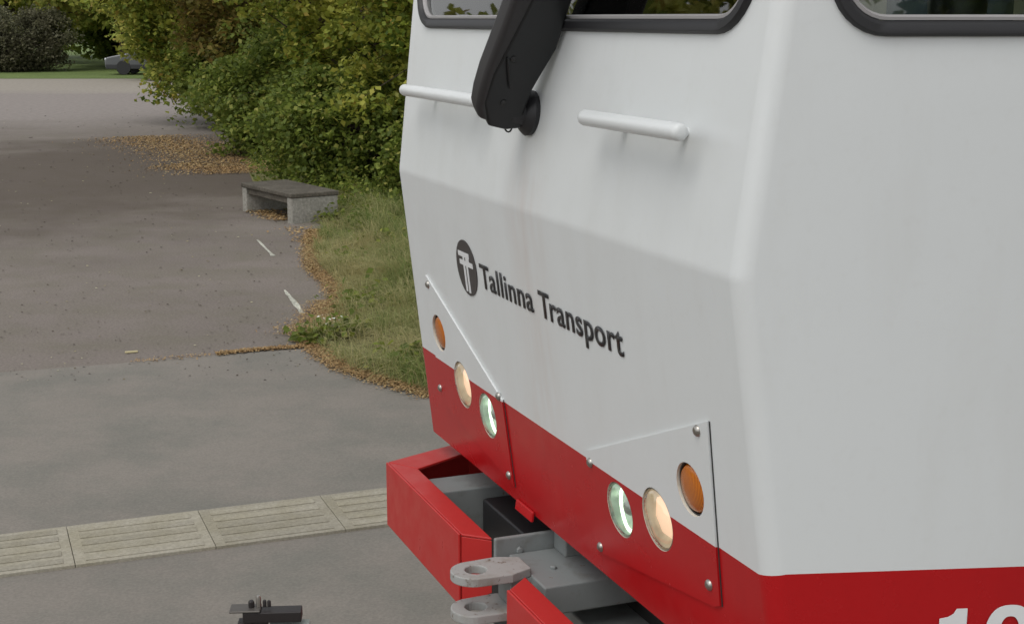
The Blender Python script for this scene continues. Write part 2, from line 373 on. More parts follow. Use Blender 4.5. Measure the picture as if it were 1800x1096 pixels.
def tree(name, label, cat, group, x, y, h, rx, ry, zlow, tr, nc, lp, leaf, m, rc=.5, dens=.5, seed=0, tilt=(0, 0), shell=.55, extra=None):
    g = np.random.default_rng(seed + 100); root = empty(name, (x, y, 0)); tag(root, label, cat, group)
    bt = MB(); th = h * .55
    tp = [Vector((tilt[0]*t*t*.6 + g.normal()*.04, tilt[1]*t*t*.6 + g.normal()*.04, th*t)) for t in np.linspace(0, 1, 6)]
    bt.tube(tp, [tr*(1 - .55*i/5) for i in range(6)], 9)
    C = []
    cz = (h + zlow)/2; rz = (h - zlow)/2
    while len(C) < nc:
        d = g.normal(size=3); d /= np.linalg.norm(d); r = g.uniform(shell, 1.0)**.6 * (1 + .13*g.normal())
        C.append(np.array([d[0]*rx*r + tilt[0], d[1]*ry*r + tilt[1], cz + d[2]*rz*r]))
    C = np.array(C); C[:, 2] = np.maximum(C[:, 2], zlow + .1)
    for i, c in enumerate(C):
        if i % 2 and nc > 60: continue
        t = g.uniform(.25, 1); k = min(int(t*5), 4); st = tp[k].lerp(tp[k+1], t*5-k); e = Vector(c)
        mid = st.lerp(e, .5) + Vector((g.normal()*.12, g.normal()*.12, .15*g.uniform(0, 1)*(e-st).length))
        r0 = tr*.35*(1-.4*t); bt.tube([st, mid, e], [r0, r0*.6, r0*.2], 5, cap=False)
    bt.build('trunk', M['bark'], root, smooth=60)
    P = []
    for c in C:
        n = int(lp * g.uniform(.5, 1.5)); q = g.normal(size=(n, 3)); q /= np.linalg.norm(q, axis=1)[:, None]
        q *= (g.uniform(0, 1, n)**.5)[:, None] * rc * g.uniform(.7, 1.35); q[:, 2] *= .62
        q[:, 2] -= .25*np.hypot(q[:, 0], q[:, 1])
        P.append(c + q)
    P = np.concatenate(P); P = P[P[:, 2] > .03]
    quads_obj('crown', leaf_quads(P, leaf), m, root)
    return root

TG = 'shrubs along the path beside the bench'
tree('maple_shrub', 'tall green shrub nearest the tram, behind the grass right of the bench', 'shrub', TG, 0.2, 19.8, 4.9, 2.5, 1.5, .55, .07, 230, 190, .10, M['leaf_a'], .38, seed=1)
tree('low_shrub', 'low dark shrub at the foot of the tall shrub nearest the tram', 'shrub', TG, -.2, 18.5, 1.25, 1.5, .9, .0, .05, 110, 170, .08, M['leaf_b'], .30, seed=21)
tree('maple_shrub', 'dark green shrub directly behind the concrete bench', 'shrub', TG, -2.1, 20.2, 1.75, 1.5, 1.3, .0, .06, 170, 180, .080, M['leaf_b'], .34, seed=2)
tree('maple_tree', 'maple with yellowing leaves rising above the concrete bench', 'tree', 'maples by the path', -1.9, 23.4, 6.0, 2.6, 2.0, .8, .12, 260, 190, .105, M['leaf_a'], .42, seed=3)
tree('maple_shrub', 'shrub with brownish leaves behind the bed of fallen leaves', 'shrub', TG, -3.6, 25.5, 2.3, 1.7, 1.8, .0, .07, 180, 170, .095, M['leaf_b'], .38, seed=4)
tree('maple_tree', 'maple with rusty brown patches left of the yellowing maple', 'tree', 'maples by the path', -4.7, 29.5, 5.6, 2.1, 2.2, .9, .13, 220, 170, .12, M['leaf_e'], .45, seed=5)
tree('maple_tree', 'green maple leaning over the path in front of the parked car', 'tree', 'maples by the path', -6.3, 33.0, 5.6, 2.6, 2.2, .75, .14, 280, 180, .125, M['leaf_a'], .48, seed=6, tilt=(-.15, 0))
tree('maple_shrub', 'low green shrub where the bed of fallen leaves meets the road', 'shrub', TG, -5.6, 31.5, 2.2, 1.6, 1.6, .0, .05, 130, 150, .11, M['leaf_b'], .42, seed=7)
tree('maple_shrub', 'shrub standing between the leaning maple and the hedge at the back', 'shrub', TG, -2.2, 33, 4.8, 2.6, 2.0, .1, .08, 120, 140, .16, M['leaf_b'], .55, seed=8)
tree('maple_shrub', 'shrub hidden behind the tram nose', 'shrub', TG, 3.6, 23, 5.0, 2.6, 2.2, .1, .08, 100, 120, .16, M['leaf_a'], .5, seed=9)
# far trees
FT = 'trees at the far end of the path'
tree('broadleaf_tree', 'yellow green tree hanging over the dark hollow beyond the path', 'tree', FT, -18.3, 68, 8.0, 4.2, 3.2, 1.9, .2, 190, 120, .30, M['leaf_c'], .8, seed=11)
tree('grey_bush', 'dull grey green bush at the far left behind the lawn', 'bush', None, -22.6, 65, 2.95, 2.7, 2.0, .1, .08, 190, 170, .13, M['leaf_d'], .6, seed=12)
tree('broadleaf_tree', 'dark green tree between the grey bush and the parked car', 'tree', FT, -19.0, 72, 6.0, 3.5, 2.6, .3, .2, 150, 120, .30, M['leaf_b'], .8, seed=13)
tree('broadleaf_tree', 'olive tree rising behind the grey bush at the far left', 'tree', FT, -25.5, 76, 9.0, 5.0, 3.4, 1.0, .25, 170, 120, .34, M['leaf_c'], .9, seed=14)
tree('broadleaf_tree', 'green tree behind the parked car', 'tree', FT, -13.2, 70, 8.0, 4.2, 3.2, .5, .22, 190, 120, .32, M['leaf_a'], .85, seed=15)
tree('broadleaf_tree', 'yellow green tree whose low branches hide most of the parked car', 'tree', FT, -12.7, 56, 5.6, 2.1, 1.8, .15, .16, 210, 150, .20, M['leaf_c'], .60, seed=16)
tree('broadleaf_tree', 'green tree standing behind the leaning maple', 'tree', FT, -8.4, 58, 8.0, 3.2, 3.2, .6, .22, 140, 120, .30, M['leaf_a'], .85, seed=17)
for i, (x, y) in enumerate(((-34, 84), (-21, 90), (-8, 88), (6, 80), (20, 70))):
    tree('broadleaf_tree', 'tall dark tree closing the view behind the lawn, ' + ['leftmost of its row', 'behind the dark hollow', 'behind the leaning maple', 'hidden behind the tram nose', 'hidden behind the tram side'][i], 'tree', 'dark trees closing the view', x, y, 12, 7.5, 4, .3, .35, 170, 110, .5, M['leaf_b'], 1.4, seed=30+i)
# trees left of the frame, seen only in the windscreen
for i, (x, y) in enumerate(((-17, 16), (-21, 24), (-22, 9), (-19, 2))):
    tree('broadleaf_tree', ['yellowing tree across the square, straight ahead of the tram', 'yellowing tree across the square, farthest along the path', 'yellowing tree across the square, left of the tram track', 'yellowing tree across the square, nearest the platform'][i], 'tree', 'trees outside the picture', x, y, (6.2, 5.6, 4.6, 4.6)[i], 2.8, 3.2, .5, .2, 90, 90, .34, M['leaf_c'], .9, seed=50+i)

for i, (x, y) in enumerate(((-14, -24), (-3, -27), (8, -25), (18, -22))):  # unseen trees added behind the camera to darken the tram's side reflection
    tree('broadleaf_tree', ['unseen green tree added behind the viewer, leftmost', 'unseen green tree added behind the viewer, second from the left', 'unseen green tree added behind the viewer, third from the left', 'unseen green tree added behind the viewer, rightmost'][i], 'tree', 'unseen trees added to darken reflections', x, y, 6.2, 5.6, 3.2, .3, .25, 90, 90, .5, M['leaf_b'], 1.2, seed=70+i)
# grass on the verge
def in_poly(P, poly):
    x, y = P[:, 0], P[:, 1]; ins = np.zeros(len(P), bool); n = len(poly); j = n-1
    for i in range(n):
        xi, yi = poly[i]; xj, yj = poly[j]
        c = ((yi > y) != (yj > y)) & (x < (xj-xi)*(y-yi)/(yj-yi+1e-12) + xi); ins ^= c; j = i
    return ins
def blades(P, L, W, lean, g):
    """long thin blades drooping over, mostly towards the path (-x)"""
    n = len(P); th = np.pi + g.normal(size=n)*1.3; d = np.stack([np.cos(th), np.sin(th)*.8 - .25, np.zeros(n)], 1)
    sd_ = np.stack([-d[:, 1], d[:, 0], np.zeros(n)], 1); l = (L*g.uniform(.4, 1.25, n))[:, None]; ln = (lean*g.uniform(.35, 1.35, n))[:, None]
    w_ = (W*g.uniform(.6, 1.3, n))[:, None]; up_ = np.array([0, 0, 1.]); out = []
    pt = lambda t: P + d*l*ln*(t**1.7) + up_*l*(t - .52*ln*t*t*t)
    p0, p1, p2, p3 = pt(0.), pt(.4), pt(.75), pt(1.)
    A = np.stack([p0 - sd_*w_, p0 + sd_*w_, p1 + sd_*w_*.9, p1 - sd_*w_*.9], 1); B = np.stack([p1 - sd_*w_*.9, p1 + sd_*w_*.9, p2 + sd_*w_*.7, p2 - sd_*w_*.7], 1)
    D = np.stack([p2 - sd_*w_*.7, p2 + sd_*w_*.7, p3 + sd_*w_*.15, p3 - sd_*w_*.15], 1)
    return A, B, D
def strips_obj(name, ABD, m):
    """blades as connected three-quad strips, so that each blade is one island"""
    A, B, D = ABD; n = len(A); V = np.concatenate([A[:, :2], B[:, :2], D[:, :2], D[:, 3:4], D[:, 2:3]], 1)   # 0,1 | 2,3 | 4,5 | 6,7
    me = bpy.data.meshes.new(name); me.vertices.add(n*8); me.vertices.foreach_set('co', V.reshape(-1).astype(np.float32))
    q = np.array([[0, 1, 3, 2], [2, 3, 5, 4], [4, 5, 7, 6]]).reshape(-1); idx = (np.arange(n)[:, None]*8 + q[None]).reshape(-1)
    me.loops.add(n*12); me.loops.foreach_set('vertex_index', idx.astype(np.int32)); me.polygons.add(n*3)
    me.polygons.foreach_set('loop_start', np.arange(0, n*12, 4, dtype=np.int32)); me.update(calc_edges=True); me.materials.append(m)
    o = bpy.data.objects.new(name, me); COL.objects.link(o); return o
g = np.random.default_rng(5)
Q = np.stack([g.uniform(-3.4, 2.6, 190000), g.uniform(8.6, 20, 190000), np.full(190000, .01)], 1)
vis = [q for q in vp[:11]] + [(1.2, 8.4), (2.6, 20), (-2.6, 20), (-2.75, 18.0)]
Q = Q[in_poly(Q, vis)]
tuft = np.sin(Q[:, 0]*5.1 + 1.3*np.sin(Q[:, 1]*3.3)) * np.cos(Q[:, 1]*4.3 + Q[:, 0]*2.1)
keep = g.uniform(size=len(Q)) < .62 + .38*tuft; Q = Q[keep]; tuft = tuft[keep]
Q = Q[:60000]; tuft = tuft[:60000]
o = strips_obj('grass', blades(Q, .20*(1 + .45*tuft), .0028, 1.0, g), M['blade']); tag(o, 'long drooping grass going yellow between the path and the tram', 'grass', kind='stuff')
Q2 = np.stack([g.uniform(-2.6, 1.0, 60000), g.uniform(8.8, 17.2, 60000), np.full(60000, .01)], 1); Q2 = Q2[in_poly(Q2, vis)]
tf = np.sin(Q2[:, 0]*3.7 + 2*np.sin(Q2[:, 1]*1.9)) * np.cos(Q2[:, 1]*2.9 + 1.1); Q2 = Q2[(tf > .35) & (Q2[:, 0] > -1.75 + (17 - Q2[:, 1])*.095)][:16000]
o = strips_obj('tall_grass', blades(Q2, .42, .0026, .95, g), M['blade']); tag(o, 'taller tufts of grass leaning over towards the path', 'grass', kind='stuff')
# broad-leaved weeds: bright low leaves in the grass
def weed_patch(cx, cy, r, n, size):
    q = g.normal(size=(n, 3)) * r; q[:, 2] = np.abs(q[:, 2])*.5 + .03; return q + np.array([cx, cy, 0])
cover = np.array([[*(Vector((-2.9, 18.7, 0)).lerp(Vector((-.9, 17.6, 0)), t)).xy, 0] for t in g.uniform(size=2600)]) + np.stack([g.normal(size=2600)*.16, np.abs(g.normal(size=2600))*.5, np.abs(g.normal(size=2600))*.14 + .02], 1)
cover2 = np.array([[*(Vector((-4.0, 21.0, 0)).lerp(Vector((-6.3, 31.0, 0)), t)).xy, 0] for t in g.uniform(size=2200)]) + np.stack([np.abs(g.normal(size=2200))*.5 + .25, g.normal(size=2200)*.3, np.abs(g.normal(size=2200))*.14 + .02], 1)
Wd = [cover, cover2] + [weed_patch(*(G(a, b).xy), r, n, 0) for a, b, r, n in ((555, 600, .09, 160), (600, 590, .12, 120), (615, 470, .12, 120), (650, 540, .16, 120), (720, 640, .12, 120), (625, 375, .16, 420), (655, 350, .25, 600), (690, 365, .25, 420), (700, 440, .2, 160), (580, 390, .1, 160), (640, 400, .2, 200))]
o = quads_obj('weeds', leaf_quads(np.concatenate(Wd), .065, .8), M['leaf_b'], per=4); tag(o, 'broad leaved green weeds among the grass beside the path', 'weeds', kind='stuff')
q = np.concatenate([weed_patch(*(G(a, b).xy), .06, 14, 0) for a, b in ((568, 594), (592, 600))]); q = q[::2]; q[:, 2] += .10
o = quads_obj('clover_flowers', leaf_quads(q, .028, 1.5, 1.0), mat('white_petals', (.75, .75, .68), .7)); tag(o, 'small white clover heads in the grass by the path edge', 'flowers', kind='stuff')

# dry leaves gathered along the edges
def band(pts, wd, n, off=0):
    out = []
    seg = list(zip(pts[:-1], pts[1:])); ln = [(b-a).length for a, b in seg]; T = sum(ln)
    for (a, b), l in zip(seg, ln):
        k = int(n*l/T); t = g.uniform(size=k); d = (b-a).normalized(); nn_ = Vector((-d.y, d.x, 0))
        w0 = g.normal(size=k)*wd + off
        out.append(np.array([[a.x + (b.x-a.x)*t[i] + nn_.x*w0[i], a.y + (b.y-a.y)*t[i] + nn_.y*w0[i], .016] for i in range(k)]))
    return np.concatenate(out)
edge1 = [G(*p) for p in ((560, 405), (548, 440), (552, 470), (585, 500), (598, 525), (580, 558), (540, 596), (556, 614), (605, 648), (680, 672), (770, 698))]
edge2 = [G(*p) for p in ((380, 624), (460, 616), (545, 610))]
L1 = [band(edge1, .05, 22000, -.02), band(edge2, .022, 2600), band([G(520, 592), G(548, 570), G(580, 530)], .09, 4200), band([G(230, 638), G(380, 624)], .03, 160)]
bed = [G(*p) for p in ((250, 240), (330, 262), (400, 285), (440, 305))]
L1.append(band(bed, .52, 12500)); L1.append(band([G(300, 290), G(430, 300)], .35, 1800)); L1.append(band([G(455, 370), G(500, 388)], .09, 700)); L1.append(band([G(520, 400), G(555, 430)], .10, 250))
Lt = np.concatenate(L1); big = Lt[:, 1] > 15
for nm, sel, sz in (('leaf_litter', ~big, .017), ('leaf_litter', big, .034)):
    P = Lt[sel]; P[:, 2] += g.uniform(-.004, .006, len(P)); o = quads_obj(nm, leaf_quads(P, sz, 3.2), M['litter'])
    tag(o, 'line of dry orange leaf litter along the grass edge' if sz < .05 else 'bed of dry fallen leaves beneath the maples and under the bench', 'leaf litter', kind='stuff')
n = 900; q = np.stack([g.uniform(0, 560, n), 190 + 480*g.uniform(size=n)**1.2], 1)
P = np.array([[*G(a, b).xy, .008] for a, b in q]); k = np.clip(P[:, 1]/11, .7, 2.4)
V = leaf_quads(P, 1.0, 3.0); V = P[:, None, :] + (V - P[:, None, :]) * (.022*k)[:, None, None]; V[:, :, 2] = np.maximum(V[:, :, 2], .007)
tag(quads_obj('scattered_leaves', V, M['speck_dark']), 'small dark and pale fallen leaves scattered over the asphalt', 'fallen leaves', kind='stuff')
b = MB(); a = G(231, 620); b.box(-.045, .045, -.012, .012, 0, .012)
o = b.build('wood_chip', mat('pale_wood', (.55, .48, .28), .8), bevel=.003); o.location = (a.x, a.y, .002); o.rotation_euler = (0, 0, .35)
tag(o, 'pale yellowish wood chip lying alone on the asphalt', 'wood chip')

# ------------------------------------------------------------------ bench
ba, bb = G(514, 394), G(436, 373); bd = (bb - ba).normalized()
bn = empty('concrete_bench', ba, math.atan2(bd.y, bd.x)); tag(bn, 'low concrete bench with dark stained top slab at the edge of the path', 'bench')
bl = 1.42; bw = .60; bh = .30
for x0 in (0, bl - .13):
    b = MB(); b.box(x0, x0 + .13, -bw, 0, -.02, bh); b.build('leg', M['concrete'], bn, bevel=.01)
b = MB(); b.box(-.01, bl + .01, -bw - .012, .012, bh, bh + .055); b.build('seat', M['bench_top'], bn, bevel=.012)
b = MB(); b.box(.131, bl - .131, -.10, -.02, bh - .075, bh - .002); b.build('apron', M['bench_top'], bn, bevel=.006)

# ------------------------------------------------------------------ parked car
def car():
    c = empty('parked_car', (G(213, 133).x, 60.6, 0)); tag(c, 'silver car parked at the far end of the path, half behind branches', 'car')
    body = mat('silver_car_paint', (.11, .115, .125), .3, .3, .5); dk = mat('dark_car_trim', (.03, .03, .035), .5)
    side = [(-.78, .28), (-.80, .55), (-.72, .74), (-.2, .84), (.25, .92), (3.0, .95), (3.42, .86), (3.5, .55), (3.45, .28)]
    b = MB(); b.prism([(x, 0, z) for x, z in side], (0, 1.7, 0)); b.build('body', body, c, bevel=.06, seg=3)
    roof = [(.28, .91), (1.0, 1.40), (2.3, 1.43), (3.02, .94)]
    b = MB(); v0 = [(x, .06 + (z-.9)*.25, z) for x, z in roof]; v1 = [(x, 1.64 - (z-.9)*.25, z) for x, z in roof]; n = 4
    b.add(v0 + v1, [list(range(n))[::-1], list(range(n, 2*n))] + [(i, (i+1) % n, n+(i+1) % n, n+i) for i in range(n)]); b.build('cabin', body, c, bevel=.04)
    for x0, x1, x2, x3 in ((.50, 1.08, 1.50, 1.50), (1.58, 1.58, 2.20, 2.72)):
        b = MB(); yy = lambda z: .06 + (z-.9)*.25 - .006
        b.prism([(x0, yy(.98), .98), (x1, yy(1.34), 1.34), (x2, yy(1.34), 1.34), (x3, yy(.98), .98)], (0, .01, 0)); b.build('window', M['car_glass'], c)
    b = MB(); b.prism([(.30, .2, .95), (.30, 1.5, .95), (.92, 1.4, 1.37), (.92, .3, 1.37)], (-.015, 0, .015)); b.build('windscreen', M['car_glass'], c)
    b = MB(); b.box(-.74, 3.4, -.012, .02, .26, .44); b.build('sill', dk, c, bevel=.01)
    for x in (0, 2.62):
        for yy in (-.02, 1.54):
            wl = empty('wheel', (x, yy, .31), 0, c)
            b = MB(); b.disc_lathe((0, 0, 0), (0, 1, 0), [(.2, 0), (.29, .0), (.31, .03), (.31, .16), (.29, .18), (.2, .18)]); b.build('tyre', M['rubber'], wl, smooth=40)
            b = MB(); b.disc_lathe((0, .012, 0), (0, 1, 0), [(.20, 0), (.06, .02), (.02, .0)]); b.build('rim', body, wl, smooth=40)
    b = MB(); b.box(-.80, -.55, .06, .34, .60, .71); b.build('headlight', mat('car_lamp', (.85, .87, .9), .1), c, bevel=.02)
    b = MB(); b.box(.55, .70, -.16, -.02, .93, 1.06); b.build('wing_mirror', dk, c, bevel=.02)
    b = MB(); b.box(3.36, 3.50, .03, .3, .62, .80); b.build('tail_light', mat('red_lamp', (.4, .01, .01), .2), c, bevel=.02)
    b = MB(); b.box(1.53, 1.545, -.004, .02, .42, .93); b.build('door_gap', dk, c)
car()

# ------------------------------------------------------------------ black post near the camera
def cam_pt(px, py, depth):
    fw = Vector((0, math.cos(PITCH), -math.sin(PITCH))); up = Vector((0, math.sin(PITCH), math.cos(PITCH)))
    return Vector((0, 0, CAMH)) + (fw*F_PX + Vector((1, 0, 0))*(px-CX) - up*(py-CY)) * (depth/F_PX)
pz = cam_pt(430, 1080, 2.6)
post = empty('fence_post', (pz.x, pz.y, 0), R(4)); tag(post, 'black metal post with a bolted cross bar rising from the bottom edge', 'post')
hz_ = pz.z; pm = mat('black_metal', (.018, .014, .014), .5)
def pbox(name, m, *a, bv=.002):
    b = MB(); b.box(*a); return b.build(name, m, post, bevel=bv)
pbox('pole', pm, -.012, .013, -.012, .013, 0, hz_ - .010)
pbox('brace', pm, .014, .042, -.010, .010, hz_ - .28, hz_ - .0105)
pbox('cross_bar', pm, -.002, .104, -.016, .016, hz_ - .010, hz_ + .010)
pbox('cap_plate', mat('grey_metal', (.12, .11, .10), .5, .5), -.026, .030, -.018, .018, hz_ + .0105, hz_ + .015)
for x, r, hh, m in ((.013, .0055, .013, pm), (.026, .0045, .022, M['steel']), (.037, .0035, .013, pm), (.045, .0035, .012, pm)):
    b = MB(); b.disc_lathe((x, 0, hz_ + .0152), (0, 0, 1), [(r, 0), (r, hh*.8), (r*.7, hh)], 8); b.build('bolt', m, post, smooth=30)
b = MB(); b.box(.045, .118, -.010, .012, hz_ - .06, hz_ - .016); b.build('bracket_plate', mat('pale_green_metal', (.24, .27, .25), .5), post, bevel=.002)

# ------------------------------------------------------------------ the tram
tram = empty('tram', (O2.x, O2.y, 0), Rz)
tag(tram, 'white and red work tram with lit headlights and black wiper arm, nose towards the left', 'tram')
ZF, ZR, ZB, TU, TL = 1.891, 1.319, 1.03, .115, .130
def nf(z): return -(z-ZF)*TU if z > ZF else (z-ZF)*TL
def fp(s, z, off=0.0):
    k = -TU if z > ZF else TL; L = math.sqrt(1+k*k)
    return Vector((s, nf(z) + off/L, z - k*off/L))
def fnorm(z):
    k = -TU if z > ZF else TL; return Vector((0, 1, -k)).normalized()
WS = Vector((-.2852, -.9585, 0))        # direction of the tapered side, near side
SH = .012                                # side planes sit this much outside the measured corner
def ring(z, inset=0.0):
    """plan outline at height z"""
    n0 = nf(z) - inset
    def corner(n): return -SH + (n)*(WS.x/WS.y) + inset*1.04
    a = corner(n0); ca = Vector((a, n0)); tap = 1.0; br = Vector((corner(-tap) , -tap))
    rad = .046 if not inset else .01
    # tangent arc between the front line (+s) and the side line
    d1 = Vector((1, 0)); d2 = (br - ca).normalized(); ang = math.acos(max(-1, min(1, d1.dot(d2)))); tl = rad/math.tan(ang/2)
    p1 = ca + d1*tl; p2 = ca + d2*tl; bis = (d1+d2).normalized(); cen = ca + bis*(rad/math.sin(ang/2))
    a1 = math.atan2(*(p1-cen).yx); a2 = math.atan2(*(p2-cen).yx)
    da = (a2-a1+math.pi) % (2*math.pi) - math.pi
    arc = [cen + Vector((math.cos(a1+da*i/8), math.sin(a1+da*i/8)))*rad for i in range(9)]
    near = arc + [br, Vector((br.x, -6.5 + inset))]
    far = [Vector((2.045 - p.x, p.y)) for p in near]
    return [Vector((p.x, p.y, z)) for p in far[::-1]] + [Vector((p.x, p.y, z)) for p in near]
def loft(levels, inset=0.0, mats=None):
    b = MB(); n = None
    for i, z in enumerate(levels):
        r = ring(z, inset); n = len(r)
        if abs(z - ZR) < .03 and not inset:       # the red band steps up 17 mm on the sides
            h_ = n // 2
            for q_, p in enumerate(r):
                j = (q_ - h_) if q_ >= h_ else (h_ - 1 - q_)   # 0..8 run round the corner, then the side
                p.z += .011 * min(1, j/8)
        b.v += [tuple(p) for p in r]
    for i in range(len(levels)-1):
        for k in range(n):
            k2 = (k+1) % n; b.f.append([i*n+k, i*n+k2, (i+1)*n+k2, (i+1)*n+k]); b.m.append(mats[i])
    b.f.append(list(range(n))); b.m.append(mats[0]); b.f.append([(len(levels)-1)*n+k for k in range(n)]); b.m.append(mats[-1])
    return b
def rrect(s0, s1, v0, v1, r, k=8):
    pts = []
    for cx, cy, a0 in ((s1-r, v1-r, 0), (s0+r, v1-r, 90), (s0+r, v0+r, 180), (s1-r, v0+r, 270)):
        for i in range(k+1):
            t = R(a0 + 90*i/k); pts.append((cx + r*math.cos(t), cy + r*math.sin(t)))
    return pts
# window frames of reference: origin, x axis, up axis, outward normal
FZ = Vector((0, -TU, 1)).normalized(); FO = Vector((0, nf(2.30), 2.30)); FN = Vector((0, 1, TU)).normalized()
SX = WS.normalized(); SO = Vector((-SH, 0, 0)); SN = Vector((WS.y, -WS.x, 0)).normalized()
if SN.x > 0: SN = -SN
mir = lambda v: Vector((-v.x, v.y, v.z))
wins = [('windscreen', FO, Vector((1, 0, 0)), FZ, FN, (.045, 1.985, .020, .93, .125)),
        ('side_window', SO, SX, Vector((0, 0, 1)), SN, (.145, .93, 2.318, 3.16, .105)),
        ('side_window', Vector((2.045 + SH, 0, 0)), mir(SX), Vector((0, 0, 1)), mir(SN), (.145, .93, 2.318, 3.16, .105))]
def on(fr, x, y, o): return fr[1] + fr[2]*x + fr[3]*y + fr[4]*o

body_b = loft([ZB, ZB+.02, ZR, ZR+.02, ZF-.010, ZF-.004, ZF+.004, ZF+.010, 2.2, 3.30, 3.42], 0, [1, 1, 0, 0, 0, 0, 0, 0, 0, 0])
# soften the fold: pull the two middle rings onto a chord
me_mats = [M['white'], M['red'], M['cab']]
bme = body_b.mesh('body', me_mats)
body = bpy.data.objects.new('body', bme); COL.objects.link(body)
cutters = []
def cutter(b, mi=2):
    b.m = [mi]*len(b.m); me = b.mesh('cut', me_mats); o = bpy.data.objects.new('cut', me); COL.objects.link(o); cutters.append(o); return o
cav = loft([2.12, 2.6, 3.34], .07, [2, 2])
cav.v = [(x, max(y, -1.6), z) for x, y, z in cav.v]
cutter(cav)
for fr in wins:
    s0, s1, v0, v1, r = fr[5]; b = MB(); pl = rrect(s0+.014, s1-.014, v0+.014, v1-.014, r-.014)
    b.prism([on(fr, x, y, .06) for x, y in pl], -fr[4]*.26); cutter(b)
LAMPS = []   # kind, s, z, r
for kind, s, z, r in (('indicator', .241, 1.414, .057), ('headlight', .410, 1.291, .071), ('day_light', .606, 1.247, .066)):
    LAMPS += [(kind, s, z, r), (kind, 2.072 - s, z - .003, r)]
holes = []
for kind, s, z, r in LAMPS:
    b = MB(); b.disc_lathe(fp(s, z, -.055), fnorm(z), [(r, 0), (r, .12)], 32)
    holes.append(cutter(b))
for c in cutters:
    m = body.modifiers.new('cut', 'BOOLEAN'); m.operation = 'DIFFERENCE'; m.object = c; m.solver = 'EXACT'
    try: m.material_mode = 'INDEX'
    except Exception: pass
def bake(o):
    dg = bpy.context.evaluated_depsgraph_get(); me = bpy.data.meshes.new_from_object(o.evaluated_get(dg)); o.modifiers.clear(); o.data = me; return me
bpy.context.view_layer.update(); bake(body)
body.data.polygons.foreach_set('use_smooth', [True]*len(body.data.polygons)); body.data.set_sharp_from_angle(angle=R(40))
wn = body.modifiers.new('wn', 'WEIGHTED_NORMAL'); wn.keep_sharp = True; wn.weight = 100
body.parent = tram

# lamp plates
def clip(poly, z0, above):
    out = []; n = len(poly)
    for i in range(n):
        a, c = poly[i], poly[(i+1) % n]; ia = (a[1] >= z0) == above; ic = (c[1] >= z0) == above
        if ia: out.append(a)
        if ia != ic:
            t = (z0-a[1])/(c[1]-a[1]); out.append((a[0]+(c[0]-a[0])*t, z0))
    return out
pl_r = [(.142, 1.585), (.158, 1.190), (.185, 1.178), (.770, 1.085), (.772, 1.34)]
pl_l = [(2.072 - s, z) for s, z in pl_r]; pl_l[0] = (1.885, 1.580); 
pl_l = [(1.890, 1.582), (1.905, 1.190), (1.875, 1.172), (1.322, 1.075), (1.330, 1.325)]
plates = []
for pi, pl in enumerate((pl_r, pl_l)):
    b = MB(); b.prism([fp(q[0], q[1], .0005) for q in pl], fnorm(1.3)*.0055)
    o = b.build('lamp_plate', [M['white'], M['red'], M['cab'], M['under']])
    bm = bmesh.new(); bm.from_mesh(o.data)
    bmesh.ops.bisect_plane(bm, geom=bm.verts[:] + bm.edges[:] + bm.faces[:], plane_co=(0, 0, ZR), plane_no=(0, 0, 1))
    for f_ in bm.faces: f_.material_index = 0 if f_.calc_center_median().z > ZR else 1
    bm.to_mesh(o.data); bm.free()
    for h in holes:
        m = o.modifiers.new('cut', 'BOOLEAN'); m.object = h; m.operation = 'DIFFERENCE'; m.solver = 'EXACT'
    bpy.context.view_layer.update(); bake(o); o.parent = tram; plates.append(o)
    k = 0 if pi == 0 else 3
    e0, e1 = (pl[0], pl[1]) if pi == 0 else (pl[4], pl[3])
    b = MB(); b.prism([fp(e0[0] - .003, e0[1], .0002), fp(e0[0] + .002, e0[1], .0002), fp(e1[0] + .002, e1[1] - .002, .0002), fp(e1[0] - .003, e1[1] - .002, .0002)], fnorm(1.3)*.0015)
    b.build('edge_shadow_strip', M['under'], o)  # dark strip standing in for the shadow gap beside the plate
    if pi == 0: o['label'] = 'lamp plate on the near side of the nose'
    else: o['label'] = 'lamp plate on the far side of the nose'
bolts = [((.185, 1.555), 0), ((.195, 1.222), 0), ((.750, 1.318), 0), ((.745, 1.105), 0), ((1.875, 1.555), 1), ((1.895, 1.22), 1), ((1.350, 1.10), 1), ((1.352, 1.33), 1)]
for (s, z), pi in bolts:
    b = MB(); b.disc_lathe(fp(s, z, .005), fnorm(z), [(.0125, 0), (.0125, .002), (.010, .006), (.005, .009)], 14); b.build('bolt', M['steel'], plates[pi], smooth=35)
for c in cutters: bpy.data.objects.remove(c)
